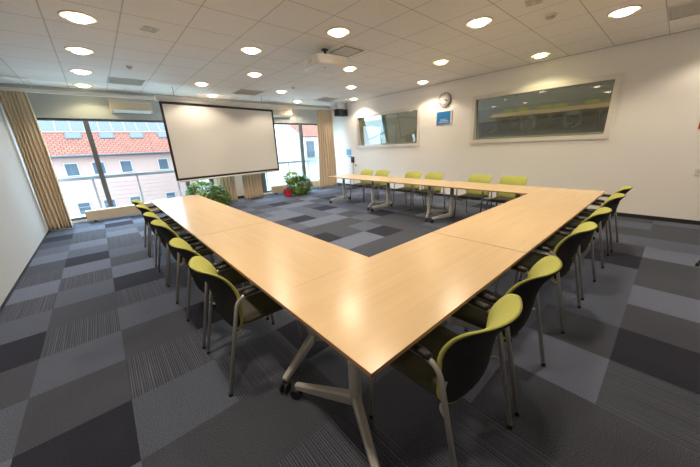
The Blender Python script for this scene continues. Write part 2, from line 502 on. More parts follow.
# ------------------------------------------------------------------ tables
LT = 1.586; WT = 0.765; HT = 0.74
def make_table(L, label, loc, rz):
    """local: long axis +x from 0..L, short axis +y from 0..WT"""
    t = thing('folding_table', label, 'table', loc, rz, 'beech topped folding tables set out as a U')
    g = 0.0001
    tp = MB()
    tp.use(M['wood']); tp.box(g + 0.0006, L - g - 0.0006, g + 0.0006, WT - g - 0.0006, HT - 0.022, HT, 0.0004)
    top = tp.build('tabletop', None, t)
    eb = MB(); e = 0.0006
    eb.box(g, L - g, g, g + 0.002, HT - 0.0205, HT - 0.0015); eb.box(g, L - g, WT - g - 0.002, WT - g, HT - 0.0205, HT - 0.0015)
    eb.box(g, g + 0.002, g, WT - g, HT - 0.0205, HT - 0.0015); eb.box(L - g - 0.002, L - g, g, WT - g, HT - 0.0205, HT - 0.0015)
    eb.build('edge_band', M['wood_edge'], top)
    ym = WT / 2
    MB().box(0.14, L - 0.14, ym - 0.025, ym + 0.025, HT - 0.067, HT - 0.0225, 0.004).build('support_rail', M['rail_dark'], t)
    for s in (0, 1):
        def X(d): return d if s == 0 else L - d
        hx = 0.25
        MB().tube([(X(hx), ym, 0.10), (X(hx), ym, 0.16), (X(hx), ym, HT - 0.05)], 0.036, 18).build('column', M['silver'], t)
        b = MB(); x0, x1 = sorted((X(hx - 0.09), X(hx + 0.09)))
        b.box(x0, x1, ym - 0.2, ym + 0.2, HT - 0.05, HT - 0.0225, 0.004); b.build('top_bracket', M['rail_dark'], t)
        for w in (-1, 1):
            A = Vector((X(hx), ym, 0.135)); B = Vector((X(0.06), ym + w * 0.355, 0.092))
            d = (B - A); dh = Vector((d.x, d.y, 0)).normalized(); side = Vector((-dh.y, dh.x, 0))
            f = MB()
            secs = []
            for k, (hw, hu, hd) in ((0.0, (0.026, 0.034, 0.040)), (0.5, (0.022, 0.028, 0.030)), (0.96, (0.018, 0.021, 0.018)), (1.0, (0.014, 0.014, 0.012))):
                p = A + d * k
                pts = [p + side * hw * 0.55 + Vector((0, 0, hu)), p + side * hw + Vector((0, 0, hu * 0.55)), p + side * hw - Vector((0, 0, hd)),
                       p - side * hw - Vector((0, 0, hd)), p - side * hw + Vector((0, 0, hu * 0.55)), p - side * hw * 0.55 + Vector((0, 0, hu))]
                secs.append([f.bm.verts.new(q) for q in pts])
            for a, c in zip(secs, secs[1:]):
                for i in range(6): f._f([a[i], a[(i + 1) % 6], c[(i + 1) % 6], c[i]])
            f._f(secs[0]); f._f(secs[-1])
            f.build('foot', M['silver'], t)
            cb = MB()
            px = B + dh * 0.0
            cb.tube([px + Vector((0, 0, 0.0)), Vector((px.x, px.y, 0.045))], 0.009, 10)
            cb.box(px.x - 0.02, px.x + 0.02, px.y - 0.014, px.y + 0.014, 0.045, 0.075, 0.004)
            co = cb.build('caster', M['black'], t)
            for q in (-1, 1):
                wm = MB()
                mt = Matrix.Translation(Vector((px.x, px.y, 0.036)) + side * q * 0.017) @ side.to_track_quat('Z', 'Y').to_matrix().to_4x4()
                wm.lathe([(0.030, -0.010), (0.036, -0.006), (0.036, 0.006), (0.030, 0.010)], n=18, mat4=mt)
                wm.build('wheel', M['black'], co)
    return t

def build_tables():
    x0, y0 = 0.559, 0.562
    xs = [x0, 2.145, 3.78, 5.42]
    names = ['beech folding table at the near corner of the U, closest to the camera',
             'beech folding table in the middle of the right-hand run, between two corner tables',
             'beech folding table at the far right corner of the U, by the clock wall']
    for k in range(3):
        make_table(xs[k + 1] - xs[k] - (0.006 if k == 0 else 0), names[k], (xs[k], y0, 0), 0)
    yb = y0 + WT
    gap = 0.007
    ys = [yb, 2.917, 4.46, 6.0]
    names = ['beech folding table in the left run, joined to the near corner table',
             'beech folding table in the middle of the left run beside the chairs',
             'beech folding table at the window end of the left run, below the projection screen']
    for k in range(3):   # long axis along +y, body towards +x : rotate +90 maps +x->+y, +y->-x
        make_table(ys[k + 1] - ys[k] - (gap if k == 0 else 0), names[k], (x0 + WT, ys[k], 0), PI / 2)
    ys = [yb, 2.985, 4.62, 6.24]
    names = ['beech folding table in the far run along the clock wall, nearest the corner',
             'beech folding table in the middle of the far run, under the clock',
             'beech folding table at the window end of the far run, near the tall tan curtain']
    for k in range(3):
        make_table(ys[k + 1] - ys[k], names[k], (5.42, ys[k], 0), PI / 2)

# ------------------------------------------------------------------ chairs
def back_surface(u, v, zoff=0.0, grow=0.0, r=0.055):
    """u -1..1 across, v 0..1 up; returns point on the middle of the back"""
    z0, z1 = 0.385 - grow, 0.835 + grow
    w = 0.230 + grow
    z = z0 + (z1 - z0) * v
    # rounded corners
    ww = w
    rt = 0.050
    if z > z1 - rt:
        d = z - (z1 - rt); ww = w - rt + math.sqrt(max(0, rt * rt - d * d))
    rb = 0.09
    if z < z0 + rb:
        d = (z0 + rb) - z; ww = w - rb + math.sqrt(max(0, rb * rb - d * d))
    x = u * ww
    crown = 0.004 * math.cos(u * PI / 2)
    lean = 0.112 - 0.055 * v - 0.080 * (max(0.0, v - 0.58) / 0.42) ** 1.9
    y = lean + 0.080 * (x / 0.225) ** 2 * (0.5 + 0.5 * min(1.0, v / 0.6))
    zz = z + crown * v
    return Vector((x, y + zoff, zz))

def make_chair():
    t = thing('armchair', '', 'chair', (0, 0, 0), 0, 'green and charcoal armchairs around the tables')
    nu, nv = 18, 18
    vs = [0.5 - 0.5 * math.cos(PI * k / nv) for k in range(nv + 1)]
    us = [-math.cos(PI * k / nu) * 0.5 + (2 * k / nu - 1) * 0.5 for k in range(nu + 1)]
    # green cushion: front surface + rolled edge
    c = MB()
    def sheet(f): return [[f(u, v) for u in us] for v in vs]
    def fr(u, v):
        e = max(abs(u), abs(2 * v - 1)) ** 5
        return back_surface(u, v) + Vector((0, 0.030 * (1 - 0.65 * e), 0))
    def bk(u, v):
        return back_surface(u, v) + Vector((0, -0.004, 0))
    F = c.grid(sheet(fr)); B = c.grid(sheet(bk))
    def stitch(c, F, B):
        loop = [(0, k) for k in range(nu)] + [(k, nu) for k in range(nv)] + [(nv, k) for k in range(nu, 0, -1)] + [(k, 0) for k in range(nv, 0, -1)]
        for a, b in zip(loop, loop[1:] + loop[:1]):
            c._f([F[a[0]][a[1]], F[b[0]][b[1]], B[b[0]][b[1]], B[a[0]][a[1]]], True)
    stitch(c, F, B)
    c.build('backrest_cushion', M['green'], t)
    s = MB()
    def f2(u, v): return back_surface(u, v, 0, -0.006) + Vector((0, -0.0045, 0))
    def b2(u, v):
        e = max(abs(u), abs(2 * v - 1)) ** 6
        return back_surface(u, v, 0, -0.006) + Vector((0, -0.006 - 0.014 * (1 - e), 0))
    F = s.grid(sheet(f2)); B = s.grid(sheet(b2)); stitch(s, F, B)
    s.build('backrest_shell', M['shell'], t)
    # seat cushion
    q = MB()
    ns = 14
    def seat(u, v, top):
        # superellipse footprint
        k = 7.0
        rr = max(abs(u), abs(v)); n = (abs(u) ** k + abs(v) ** k) ** (1 / k) if rr > 0 else 1
        uu, vv = (u * rr / n, v * rr / n) if rr > 0 else (0, 0)
        x = uu * (0.222 + 0.008 * vv); y = 0.36 + vv * 0.225
        e = rr ** 8
        if top: z = 0.462 - 0.018 * e + 0.008 * uu * uu - (0.015 * max(0, vv) ** 3)
        else: z = 0.412 + 0.014 * e - (0.006 * max(0, vv) ** 3)
        return Vector((x, y, z))
    lin = [-1 + 2 * k / ns for k in range(ns + 1)]
    F = q.grid([[seat(u, v, True) for u in lin] for v in lin]); B = q.grid([[seat(u, v, False) for u in lin] for v in lin])
    loop = [(0, k) for k in range(ns)] + [(k, ns) for k in range(ns)] + [(ns, k) for k in range(ns, 0, -1)] + [(k, 0) for k in range(ns, 0, -1)]
    for a, b in zip(loop, loop[1:] + loop[:1]):
        q._f([F[a[0]][a[1]], F[b[0]][b[1]], B[b[0]][b[1]], B[a[0]][a[1]]], True)
    q.build('seat', M['seat'], t)
    # side frames
    for sx in (-1, 1):
        p = smooth_path([(sx * 0.264, 0.0, 0.012), (sx * 0.262, 0.145, 0.655), (sx * 0.262, 0.52, 0.655), (sx * 0.262, 0.555, 0.012)], 0.075, 6)
        sf = MB().tube(p, 0.0125, 12).build('side_frame', M['chrome'], t)
        for y in (0.0, 0.555):
            MB().tube([(sx * 0.264, y, 0.0), (sx * 0.264, y, 0.022)], 0.0135, 10).build('rubber_foot', M['black'], sf)
        ap = smooth_path([(sx * 0.262, 0.185, 0.664), (sx * 0.262, 0.22, 0.670), (sx * 0.262, 0.44, 0.670), (sx * 0.262, 0.475, 0.664)], 0.02, 3)
        MB().tube(ap, [0.012] + [0.017] * (len(ap) - 2) + [0.012], 10, flat=1.35).build('arm_pad', M['black'], t)
    for ye, y in ((0.093, 0.150), (0.548, 0.50)):
        z = 0.402
        MB().tube(smooth_path([(-0.262, ye, z + 0.008), (-0.225, y, z), (0.225, y, z), (0.262, ye, z + 0.008)], 0.03, 4), 0.009, 8).build('crossbar', M['chrome'], t)
    for sx in (-1, 1):
        MB().tube([(sx * 0.262, 0.119, 0.53), (sx * 0.205, 0.140, 0.535)], 0.007, 8).build('back_bracket', M['chrome'], t)
    return t

ORD = ['first', 'second', 'third', 'fourth', 'fifth', 'sixth']
def build_chairs():
    proto = make_chair()
    used = [False]
    def put(x, y, rz, label):
        if not used[0]:
            used[0] = True
            proto.location = (x, y, 0); proto.rotation_euler = (0, 0, rz); proto['label'] = label
        else:
            dup(proto, (x, y, 0), rz, label)
    jit = random.Random(3)
    for k, y in enumerate((1.872, 2.49, 3.455, 4.048, 4.84, 5.47)):
        # facing +x : local +y -> +x = rotate -90
        put(0.314 - 0.004 * k, y, -PI / 2 + jit.uniform(-0.03, 0.03),
            'green and charcoal armchair in the left row, %s from the camera' % ORD[k])
    for k, x in enumerate((1.108, 1.745, 2.775, 3.487, 4.50, 5.24)):
        put(x, 0.314, jit.uniform(-0.03, 0.03),
            'green and charcoal armchair in the right row, %s from the camera' % ORD[k])
    for k, y in enumerate((5.85, 5.255, 4.225, 3.63, 2.57, 1.94)):
        put(5.93, y, PI / 2 + jit.uniform(-0.03, 0.03),
            'green armchair facing us under the clock wall, %s from the tan curtain' % ORD[k])

# ------------------------------------------------------------------ ceiling fittings
def make_downlight(green=False):
    t = thing('ceiling_downlight', '', 'ceiling light', (0, 0, 0), 0, 'round recessed ceiling lights')
    MB().lathe([(0.152, ZC - 0.001), (0.153, ZC - 0.010), (0.162, ZC - 0.012), (0.166, ZC - 0.006), (0.167, ZC - 0.001)], n=36, close=False).build('trim_ring', M['brass'], t)
    MB().lathe([(0.095, ZC - 0.0015), (0.152, ZC - 0.0065)], n=36, close=False).build('glow_ring', M['glow_green'] if green else M['glow'], t)  # emissive ring stands in for light spilling around the disc
    g = MB()
    prof = [(0.001, ZC - 0.044), (0.05, ZC - 0.042), (0.082, ZC - 0.037), (0.098, ZC - 0.029), (0.101, ZC - 0.023), (0.098, ZC - 0.018), (0.001, ZC - 0.016)]
    g.lathe(prof, n=32)
    g.build('glass_disc', M['lamp_green'] if green else M['lamp'], t)
    ld = bpy.data.lights.new('downlight_bulb', 'SPOT'); ld.energy = LAMP_W * (0.5 if green else 1.0); ld.color = (1.0, 0.88, 0.50) if green else (1.0, 0.83, 0.64)
    ld.spot_size = math.radians(138); ld.spot_blend = 0.35; ld.shadow_soft_size = 0.09
    lo = bpy.data.objects.new('bulb', ld); C.objects.link(lo); lo.parent = t; lo.location = (0, 0, ZC - 0.052)
    for k in range(3):
        a = 2 * PI * k / 3 - 0.9
        c, s = math.cos(a), math.sin(a)
        MB().tube([(0.112 * c, 0.112 * s, ZC - 0.003), (0.112 * c, 0.112 * s, ZC - 0.042)], 0.005, 6).build('clip', M['brass'], t)
    return t

def build_downlights():
    L = [
        (5.516, 0.80, 0, 'large round ceiling light at the top right of the photo'),
        (4.25, 2.09, 0, 'round ceiling light right of the projector, near the top edge'),
        (6.80, 2.08, 1, 'yellowish round ceiling light just above the large dark window'),
        (2.91, 3.42, 0, 'round ceiling light directly above the projector'),
        (5.525, 3.42, 1, 'yellowish round ceiling light above and left of the clock, mid ceiling'),
        (0.225, 4.765, 0, 'largest round ceiling light at the top left corner'),
        (2.23, 4.765, 0, 'round ceiling light left of the projector'),
        (4.29, 4.75, 0, 'round ceiling light partly hidden behind the projector'),
        (6.79, 4.71, 0, 'round ceiling light near the wall above the clock'),
        (0.20, 6.12, 0, 'second round ceiling light down the left column'),
        (2.89, 6.15, 0, 'round ceiling light above the middle of the screen'),
        (5.56, 6.11, 0, 'round ceiling light farther down behind the projector'),
        (0.18, 7.54, 0, 'third round ceiling light down the left column'),
        (2.233, 7.57, 0, 'round ceiling light above the left part of the screen'),
        (4.245, 7.52, 0, 'round ceiling light above the right end of the screen'),
        (6.95, 7.53, 0, 'round ceiling light above the small dark window'),
        (0.176, 8.90, 1, 'yellowish round ceiling light closest to the window at left'),
        (2.85, 8.90, 0, 'round ceiling light right above the screen case'),
        (5.53, 8.80, 0, 'round ceiling light farthest back, close to the right windows'),
        (2.88, 0.78, 0, 'round ceiling light above the near tables, just out of the frame'),
        (0.22, 0.78, 0, 'round ceiling light over the camera position'),
        (2.23, 2.09, 0, 'round ceiling light above the near corner table, outside the frame'),
        (0.22, 2.09, 0, 'round ceiling light at the near left, outside the frame'),
        (6.80, -0.60, 0, 'round ceiling light by the clock wall, outside the frame at the right'),
        (4.25, -0.60, 0, 'round ceiling light behind the right-hand chairs, outside the frame'),
    ]
    a = make_downlight(False); b = make_downlight(True); ua = ub = False
    for x, y, g, lab in L:
        if g:
            if not ub: b.location = (x, y, 0); b['label'] = lab; ub = True
            else: dup(b, (x, y, 0), 0, lab)
        else:
            if not ua: a.location = (x, y, 0); a['label'] = lab; ua = True
            else: dup(a, (x, y, 0), 0, lab)

def build_ceiling_items():
    def vent(x0, y0, x1, y1, label):
        t = thing('ceiling_vent', label, 'vent', ((x0 + x1) / 2, (y0 + y1) / 2, ZC), 0, 'grey ceiling vents')
        hx, hy = (x1 - x0) / 2 - 0.012, (y1 - y0) / 2 - 0.012
        f = MB()
        f.box(-hx, hx, -hy, -hy + 0.03, -0.012, -0.0005); f.box(-hx, hx, hy - 0.03, hy, -0.012, -0.0005)
        f.box(-hx, -hx + 0.03, -hy + 0.03, hy - 0.03, -0.012, -0.0005); f.box(hx - 0.03, hx, -hy + 0.03, hy - 0.03, -0.012, -0.0005)
        f.build('frame', M['vent'], t)
        g = MB(); g.box(-hx + 0.03, hx - 0.03, -hy + 0.03, hy - 0.03, -0.004, -0.001)
        n = 14
        for k in range(n):
            y = -hy + 0.05 + (2 * hy - 0.1) * k / (n - 1)
            g.box(-hx + 0.03, hx - 0.03, y - 0.006, y + 0.006, -0.010, -0.004)
        g.build('louvre', M['vent'], t)
    vent(0.545, 7.76, 1.20, 8.40, 'grey square ceiling vent above the left air conditioner')
    vent(3.21, 7.72, 3.868, 8.36, 'grey square ceiling vent above the screen')
    vent(5.84, 7.72, 6.497, 8.36, 'grey square ceiling vent near the corner speaker')
    vent(5.86, -0.20, 6.52, 0.455, 'grey ceiling vent cut by the right edge of the photo')
    # round detectors
    def detector(x, y, r, label):
        t = thing('smoke_detector', label, 'smoke detector', (x, y, ZC), 0, 'small ceiling sensors')
        MB().lathe([(r, -0.001), (r, -0.012), (r * 0.9, -0.016)], n=24).build('base', M['white_frame'], t)
        MB().lathe([(r * 0.72, -0.0165), (r * 0.7, -0.032), (r * 0.35, -0.042), (0.001, -0.043)], n=24).build('sensor_head', M['vent'], t)
    detector(4.84, 1.43, 0.075, 'round smoke detector on the ceiling left of the top right light')
    detector(0.83, 6.74, 0.05, 'small round sensor on the ceiling left of the screen lights')
    detector(4.25, 6.90, 0.05, 'small round sensor on the ceiling just left of the projector, farther back')
    # pinhole loudspeaker grilles
    def speaker_grille(x, y, label):
        t = thing('ceiling_speaker', label, 'ceiling speaker', (x, y, ZC), 0.2, 'small square ceiling speakers')
        MB().box(-0.085, 0.085, -0.085, 0.085, -0.008, -0.0005, 0.003).build('plate', M['ceiling_plate'], t)
        g = MB()
        for i in (-1, 1):
            for j in (-1, 1):
                g.lathe([(0.028, -0.0082), (0.024, -0.0105)], i * 0.04, j * 0.04, n=14)
        g.build('grille', M['vent'], t)
    speaker_grille(4.22, 1.44, 'small four-hole ceiling plate at the top edge, near the smoke detector')
    speaker_grille(0.89, 4.72, 'small perforated ceiling plate right of the top left light')
    # access hatch behind the projector
    t = thing('access_hatch', 'pale square ceiling hatch with a brass edge behind the projector', 'hatch', (3.55, 3.99, ZC), 0)
    h = 0.21; f = MB()
    f.box(-h, h, -h, -h + 0.025, -0.008, -0.0005); f.box(-h, h, h - 0.025, h, -0.008, -0.0005)
    f.box(-h, -h + 0.025, -h + 0.025, h - 0.025, -0.008, -0.0005); f.box(h - 0.025, h, -h + 0.025, h - 0.025, -0.008, -0.0005)
    f.build('frame', M['hatch_edge'], t)
    MB().box(-h + 0.025, h - 0.025, -h + 0.025, h - 0.025, -0.004, -0.0005).build('panel', M['ceiling_plate'], t)

def build_projector():
    # nearest lower corner at (2.71,3.58,2.65)
    PK = 1.095
    t = thing('projector', 'white ceiling projector hanging over the middle of the tables', 'projector', (2.915 * PK, 3.755 * PK, 0), -0.13)
    W, D = 0.30, 0.26
    z0, z1 = 1.516 + 1.125 * PK, 1.516 + 1.250 * PK
    b = MB(); 
    # rounded body in plan
    n = 40; rings = []
    for z, s in ((z0, 0.93), (z0 + 0.012, 0.985), (z0 + 0.04, 1.0), (z1 - 0.03, 1.0), (z1 - 0.008, 0.975), (z1, 0.92)):
        ring = []
        for k in range(n):
            a = 2 * PI * k / n; c, si = math.cos(a), math.sin(a); e = 0.28
            x = W * s * math.copysign(abs(c) ** e, c); y = D * s * math.copysign(abs(si) ** e, si)
            y -= 0.02 * (1 - (x / W) ** 2) * (1 if y < 0 else 0)
            ring.append(b.bm.verts.new((x, y, z)))
        rings.append(ring)
    for p, q in zip(rings, rings[1:]):
        for k in range(n): b._f([p[k], p[(k + 1) % n], q[(k + 1) % n], q[k]], True)
    b._f(rings[0]); b._f(rings[-1])
    b.build('body', M['proj'], t)
    l = MB(); mt = Matrix.Translation(Vector((0.10, D - 0.004, (z0 + z1) / 2))) @ Matrix.Rotation(-PI / 2, 4, 'X')
    l.lathe([(0.042, 0), (0.042, 0.018), (0.034, 0.02), (0.03, 0.012), (0.001, 0.010)], n=24, mat4=mt)
    l.build('lens', M['black'], t)
    g = MB()
    for k in range(6): g.box(-W - 0.0015, -W + 0.004, -0.09 + 0.022 * k, -0.077 + 0.022 * k, z0 + 0.04, z1 - 0.03)
    g.build('vent_grille', M['vent'], t)
    MB().lathe([(0.014, z0 - 0.004), (0.014, z0 + 0.002)], -0.06, -0.07, n=16).build('foot_screw', M['black'], t)
    MB().lathe([(0.022, -0.006), (0.022, 0.006)], n=14, mat4=Matrix.Translation(Vector((-W - 0.002, -D + 0.07, z1 - 0.045))) @ Matrix.Rotation(PI / 2, 4, 'Y')).build('knob', M['white'], t)
    m = MB(); m.tube([(0, 0, z1 - 0.004), (0, 0, ZC - 0.012)], 0.020, 14)
    m.lathe([(0.06, ZC - 0.012), (0.06, ZC - 0.001)], n=20)
    m.box(-0.07, 0.07, -0.06, 0.06, z1 - 0.003, z1 + 0.016, 0.003)
    m.build('ceiling_mount', M['rail_dark'], t)

def build_screen():
    a = Vector((1.385, 8.05, 0)); b = Vector((4.43, 8.50, 0))
    d = (b - a); w = d.length; rz = math.atan2(d.y, d.x)
    t = thing('projection_screen', 'large white projection screen with a black border hanging before the windows', 'projection screen', (a.x, a.y, 0), rz)
    z0, z1 = 0.865, 2.675
    bw = 0.055
    MB().box(bw, w - bw, 0.0, 0.004, z0 + bw, z1 - bw).build('fabric', M['screen'], t)
    f = MB()
    f.box(0, w, -0.0015, 0.0045, z1 - bw, z1); f.box(0, w, -0.0015, 0.0045, z0, z0 + bw)
    f.box(0, bw, -0.0015, 0.0045, z0 + bw, z1 - bw); f.box(w - bw, w, -0.0015, 0.0045, z0 + bw, z1 - bw)
    f.build('border', M['black'], t)
    MB().tube([(0.02, 0.002, z0 - 0.02), (w - 0.02, 0.002, z0 - 0.02)], 0.022, 14).build('bottom_bar', M['white'], t)
    MB().box(-0.06, w + 0.10, -0.055, 0.065, 2.677, 2.787, 0.012).build('case', M['white'], t)
    for x in (0.35, w - 0.35):
        MB().tube([(x, 0, 2.78), (x, 0, ZC - 0.002)], 0.006, 8).build('hanger', M['silver'], t)

def curtain(name_label, x0, x1, y, z0, z1, pleats, seed, top=None):
    rnd = random.Random(seed)
    n = pleats * 10; m = 26
    ph = [rnd.uniform(-0.35, 0.35) for _ in range(pleats + 1)]
    am = [rnd.uniform(0.7, 1.15) for _ in range(pleats + 1)]
    tx0, tx1 = top or (x0, x1)
    b = MB()
    def P(i, k, off):
        u = i / n; v = k / m
        p = u * pleats; j = int(min(p, pleats - 0.001)); fr = p - j
        amp = am[j] * (1 - fr) + am[j + 1] * fr; phs = ph[j] * (1 - fr) + ph[j + 1] * fr
        grow = 0.55 + 0.45 * v
        xa = tx0 * (1 - v) + x0 * v; xb = tx1 * (1 - v) + x1 * v
        x = xa + (xb - xa) * u + 0.012 * math.sin(5 * v + j)
        yy = y + 0.055 * amp * grow * math.sin(2 * PI * p + phs * (1 + v)) + 0.01 * math.sin(7 * v + 2 * j)
        return Vector((x, yy + off, z1 + (z0 - z1) * v))
    F = b.grid([[P(i, k, 0.0015) for i in range(n + 1)] for k in range(m + 1)])
    B = b.grid([[P(i, k, -0.0015) for i in range(n + 1)] for k in range(m + 1)])
    loop = [(0, k) for k in range(n)] + [(k, n) for k in range(m)] + [(m, k) for k in range(n, 0, -1)] + [(k, 0) for k in range(m, 0, -1)]
    for a, c in zip(loop, loop[1:] + loop[:1]):
        b._f([F[a[0]][a[1]], F[c[0]][c[1]], B[c[0]][c[1]], B[a[0]][a[1]]])
    o = b.build('curtain', M['curtain'])
    tag(o, name_label, 'curtain', 'tan floor-length curtains')

def build_window_side():
    curtain('tan pleated curtain at the far left beside the white wall', -1.09, -0.70, 8.70, 0.02, 2.785, 7, 1, (-1.095, -0.705))
    curtain('tan curtain under the screen, left of the pale pier', 2.53, 3.04, 8.75, 0.02, 2.785, 6, 2)
    curtain('tan curtain under the screen, right of the pale pier', 3.26, 3.88, 8.75, 0.02, 2.785, 7, 3)
    curtain('tan pleated curtain in the right corner beside the small dark window', 6.14, 7.0, 8.72, 0.02, 2.785, 7, 4, (6.24, 6.89))
    # curtain rail
    t = thing('curtain_rail', 'long white curtain rail running below the ceiling along the windows', 'curtain rail', (0, 8.72, 2.80))
    MB().box(XL + 0.004, XR - 0.004, -0.035, 0.035, -0.012, 0.055, 0.006).build('rail', M['white_frame'], t)
    for k in range(6):
        x = XL + 0.5 + k * 1.5
        MB().box(x - 0.004, x + 0.004, -0.004, 0.004, 0.054, ZC - 2.80 - 0.001).build('hanger', M['white_frame'], t)
    # air conditioners
    def ac(x0, x1, z0, z1, label):
        t = thing('air_conditioner', label, 'air conditioner', ((x0 + x1) / 2, YW, z0), 0, 'wall air conditioners above the windows')
        h = (x1 - x0) / 2; H = z1 - z0
        b = MB()
        prof = [(0, 0), (-0.10, 0.0), (-0.19, 0.06), (-0.20, 0.10), (-0.20, H - 0.05), (-0.17, H), (0, H)]
        L = [b.bm.verts.new((-h, y - 0.001, z)) for y, z in prof]; R = [b.bm.verts.new((h, y - 0.001, z)) for y, z in prof]
        for k in range(len(prof)): b._f([L[k], L[(k + 1) % len(prof)], R[(k + 1) % len(prof)], R[k]])
        b._f(L); b._f(R); b.build('body', M['beige'], t)
        lv = MB(); mt = Matrix.Translation(Vector((0, -0.150, 0.024))) @ Matrix.Rotation(-0.58, 4, 'X')
        lv.box(-h + 0.05, h - 0.05, -0.05, 0.05, -0.006, 0.003, 0, mt); lv.build('louvre', M['white'], t)
        g = MB()
        for k in range(9): g.box(-h + 0.03, h - 0.03, -0.16 + 0.016 * k, -0.152 + 0.016 * k, H, H + 0.004)
        g.box(-h + 0.03, h - 0.03, -0.2035, -0.199, H - 0.085, H - 0.055)
        g.build('intake_grille', M['vent'], t)
    ac(0.56, 1.41, 2.535, 2.84, 'beige wall air conditioner above the left window')
    ac(4.72, 5.53, 2.57, 2.86, 'white wall air conditioner above the right windows, behind the screen end')
    # low heaters under the windows
    def heater(x0, x1, label):
        t = thing('radiator', label, 'radiator', ((x0 + x1) / 2, 9.13, 0), 0, 'low beige radiators under the windows')
        h = (x1 - x0) / 2
        MB().box(-h, h, -0.09, 0.09, 0.05, 0.285, 0.008).build('casing', M['beige'], t)
        g = MB()
        k = -h + 0.04
        while k < h - 0.05:
            g.box(k, k + 0.03, -0.055, 0.055, 0.285, 0.2875); k += 0.045
        g.build('top_grille', M['vent'], t)
        for x in (-h + 0.14, h - 0.14):
            MB().box(x - 0.025, x + 0.025, -0.05, 0.05, 0.0, 0.05).build('foot', M['grey_metal'], t)
    heater(-0.47, 1.75, 'long low beige radiator under the left window')
    heater(4.40, 4.98, 'short beige radiator left of the red planter')
    heater(5.36, 6.60, 'low beige radiator between the right plant and the corner curtain')

def build_plants():
    def leaf(b, p, d, up, L, w):
        d = d.normalized(); s = d.cross(up)
        if s.length < 1e-3: s = Vector((1, 0, 0))
        s.normalize(); nrm = s.cross(d)
        a = p; m1 = p + d * L * 0.35 + s * w + nrm * 0.006; m2 = p + d * L * 0.35 - s * w + nrm * 0.006
        c = p + d * L * 0.4 - nrm * 0.004; e = p + d * L - nrm * L * 0.12
        va, v1, v2, vc, ve = [b.bm.verts.new(q) for q in (a, m1, m2, c, e)]
        b._f([va, v1, vc], True); b._f([va, vc, v2], True); b._f([v1, ve, vc], True); b._f([vc, ve, v2], True)
    def plant(label, x, y, blobs, pot, seed, lightbias):
        rnd = random.Random(seed)
        t = thing('potted_plant', label, 'plant', (x, y, 0), 0, 'bushy plants by the windows')
        (pw, pd, ph, pmat, px) = pot
        p = MB(); p.box(px - pw, px + pw, -pd, pd, 0, ph, 0.01); p.build('planter', pmat, t)
        MB().box(px - pw + 0.02, px + pw - 0.02, -pd + 0.02, pd - 0.02, ph, ph + 0.006).build('soil', M['soil'], t)
        dk, lt, st = MB(), MB(), MB()
        for (bx, by, bz, rx, ry, rz, cnt, lb) in blobs:
            for k in range(5):
                st.tube([(px + rnd.uniform(-pw, pw) * 0.6, rnd.uniform(-pd, pd) * 0.5, ph), (bx + rnd.uniform(-rx, rx) * 0.5, by + rnd.uniform(-ry, ry) * 0.5, bz)], 0.005, 6)
            for k in range(cnt):
                v = Vector((rnd.gauss(0, 1), rnd.gauss(0, 1), rnd.gauss(0, 1))).normalized()
                r = rnd.uniform(0.45, 1.0) ** 0.6
                q = Vector((bx + v.x * rx * r, by + v.y * ry * r, bz + v.z * rz * r))
                if q.z < 0.03: q.z = 0.03 + rnd.uniform(0, 0.05)
                d = v + Vector((rnd.uniform(-.5, .5), rnd.uniform(-.5, .5), rnd.uniform(-.6, .2)))
                tgt = lt if rnd.random() < lb else dk
                leaf(tgt, q, d, Vector((0, 0, 1)), rnd.uniform(0.07, 0.12), rnd.uniform(0.022, 0.036))
        dk.build('foliage', M['leaf'], t, recalc=False); o = lt.build('pale_foliage', M['leaf_light'], t, recalc=False)
        o['label'] = 'pale green leaves'  # paler leaves, mostly in the upper clumps
        st.build('stems', M['stem'], t)
    plant('bushy green plant in a red planter before the right windows', 4.95, 8.32,
          [(0.08, -0.06, 0.30, 0.40, 0.26, 0.30, 900, 0.05), (-0.16, -0.08, 0.36, 0.24, 0.22, 0.25, 330, 0.3), (-0.18, 0.02, 0.58, 0.28, 0.22, 0.17, 420, 0.9), (0.28, 0, 0.30, 0.24, 0.24, 0.26, 320, 0.03)],
          (0.09, 0.12, 0.25, M['red'], -0.40), 5, 0.3)
    plant('bushy green plant behind the left tables below the screen', 2.10, 8.35,
          [(0.22, 0, 0.36, 0.30, 0.25, 0.24, 420, 0.05), (-0.12, 0, 0.52, 0.38, 0.22, 0.22, 700, 0.75), (-0.30, 0, 0.45, 0.22, 0.2, 0.2, 200, 0.3), (0.36, -0.02, 0.24, 0.2, 0.2, 0.2, 260, 0.03)],
          (0.34, 0.14, 0.26, M['pot'], 0.0), 6, 0.3)

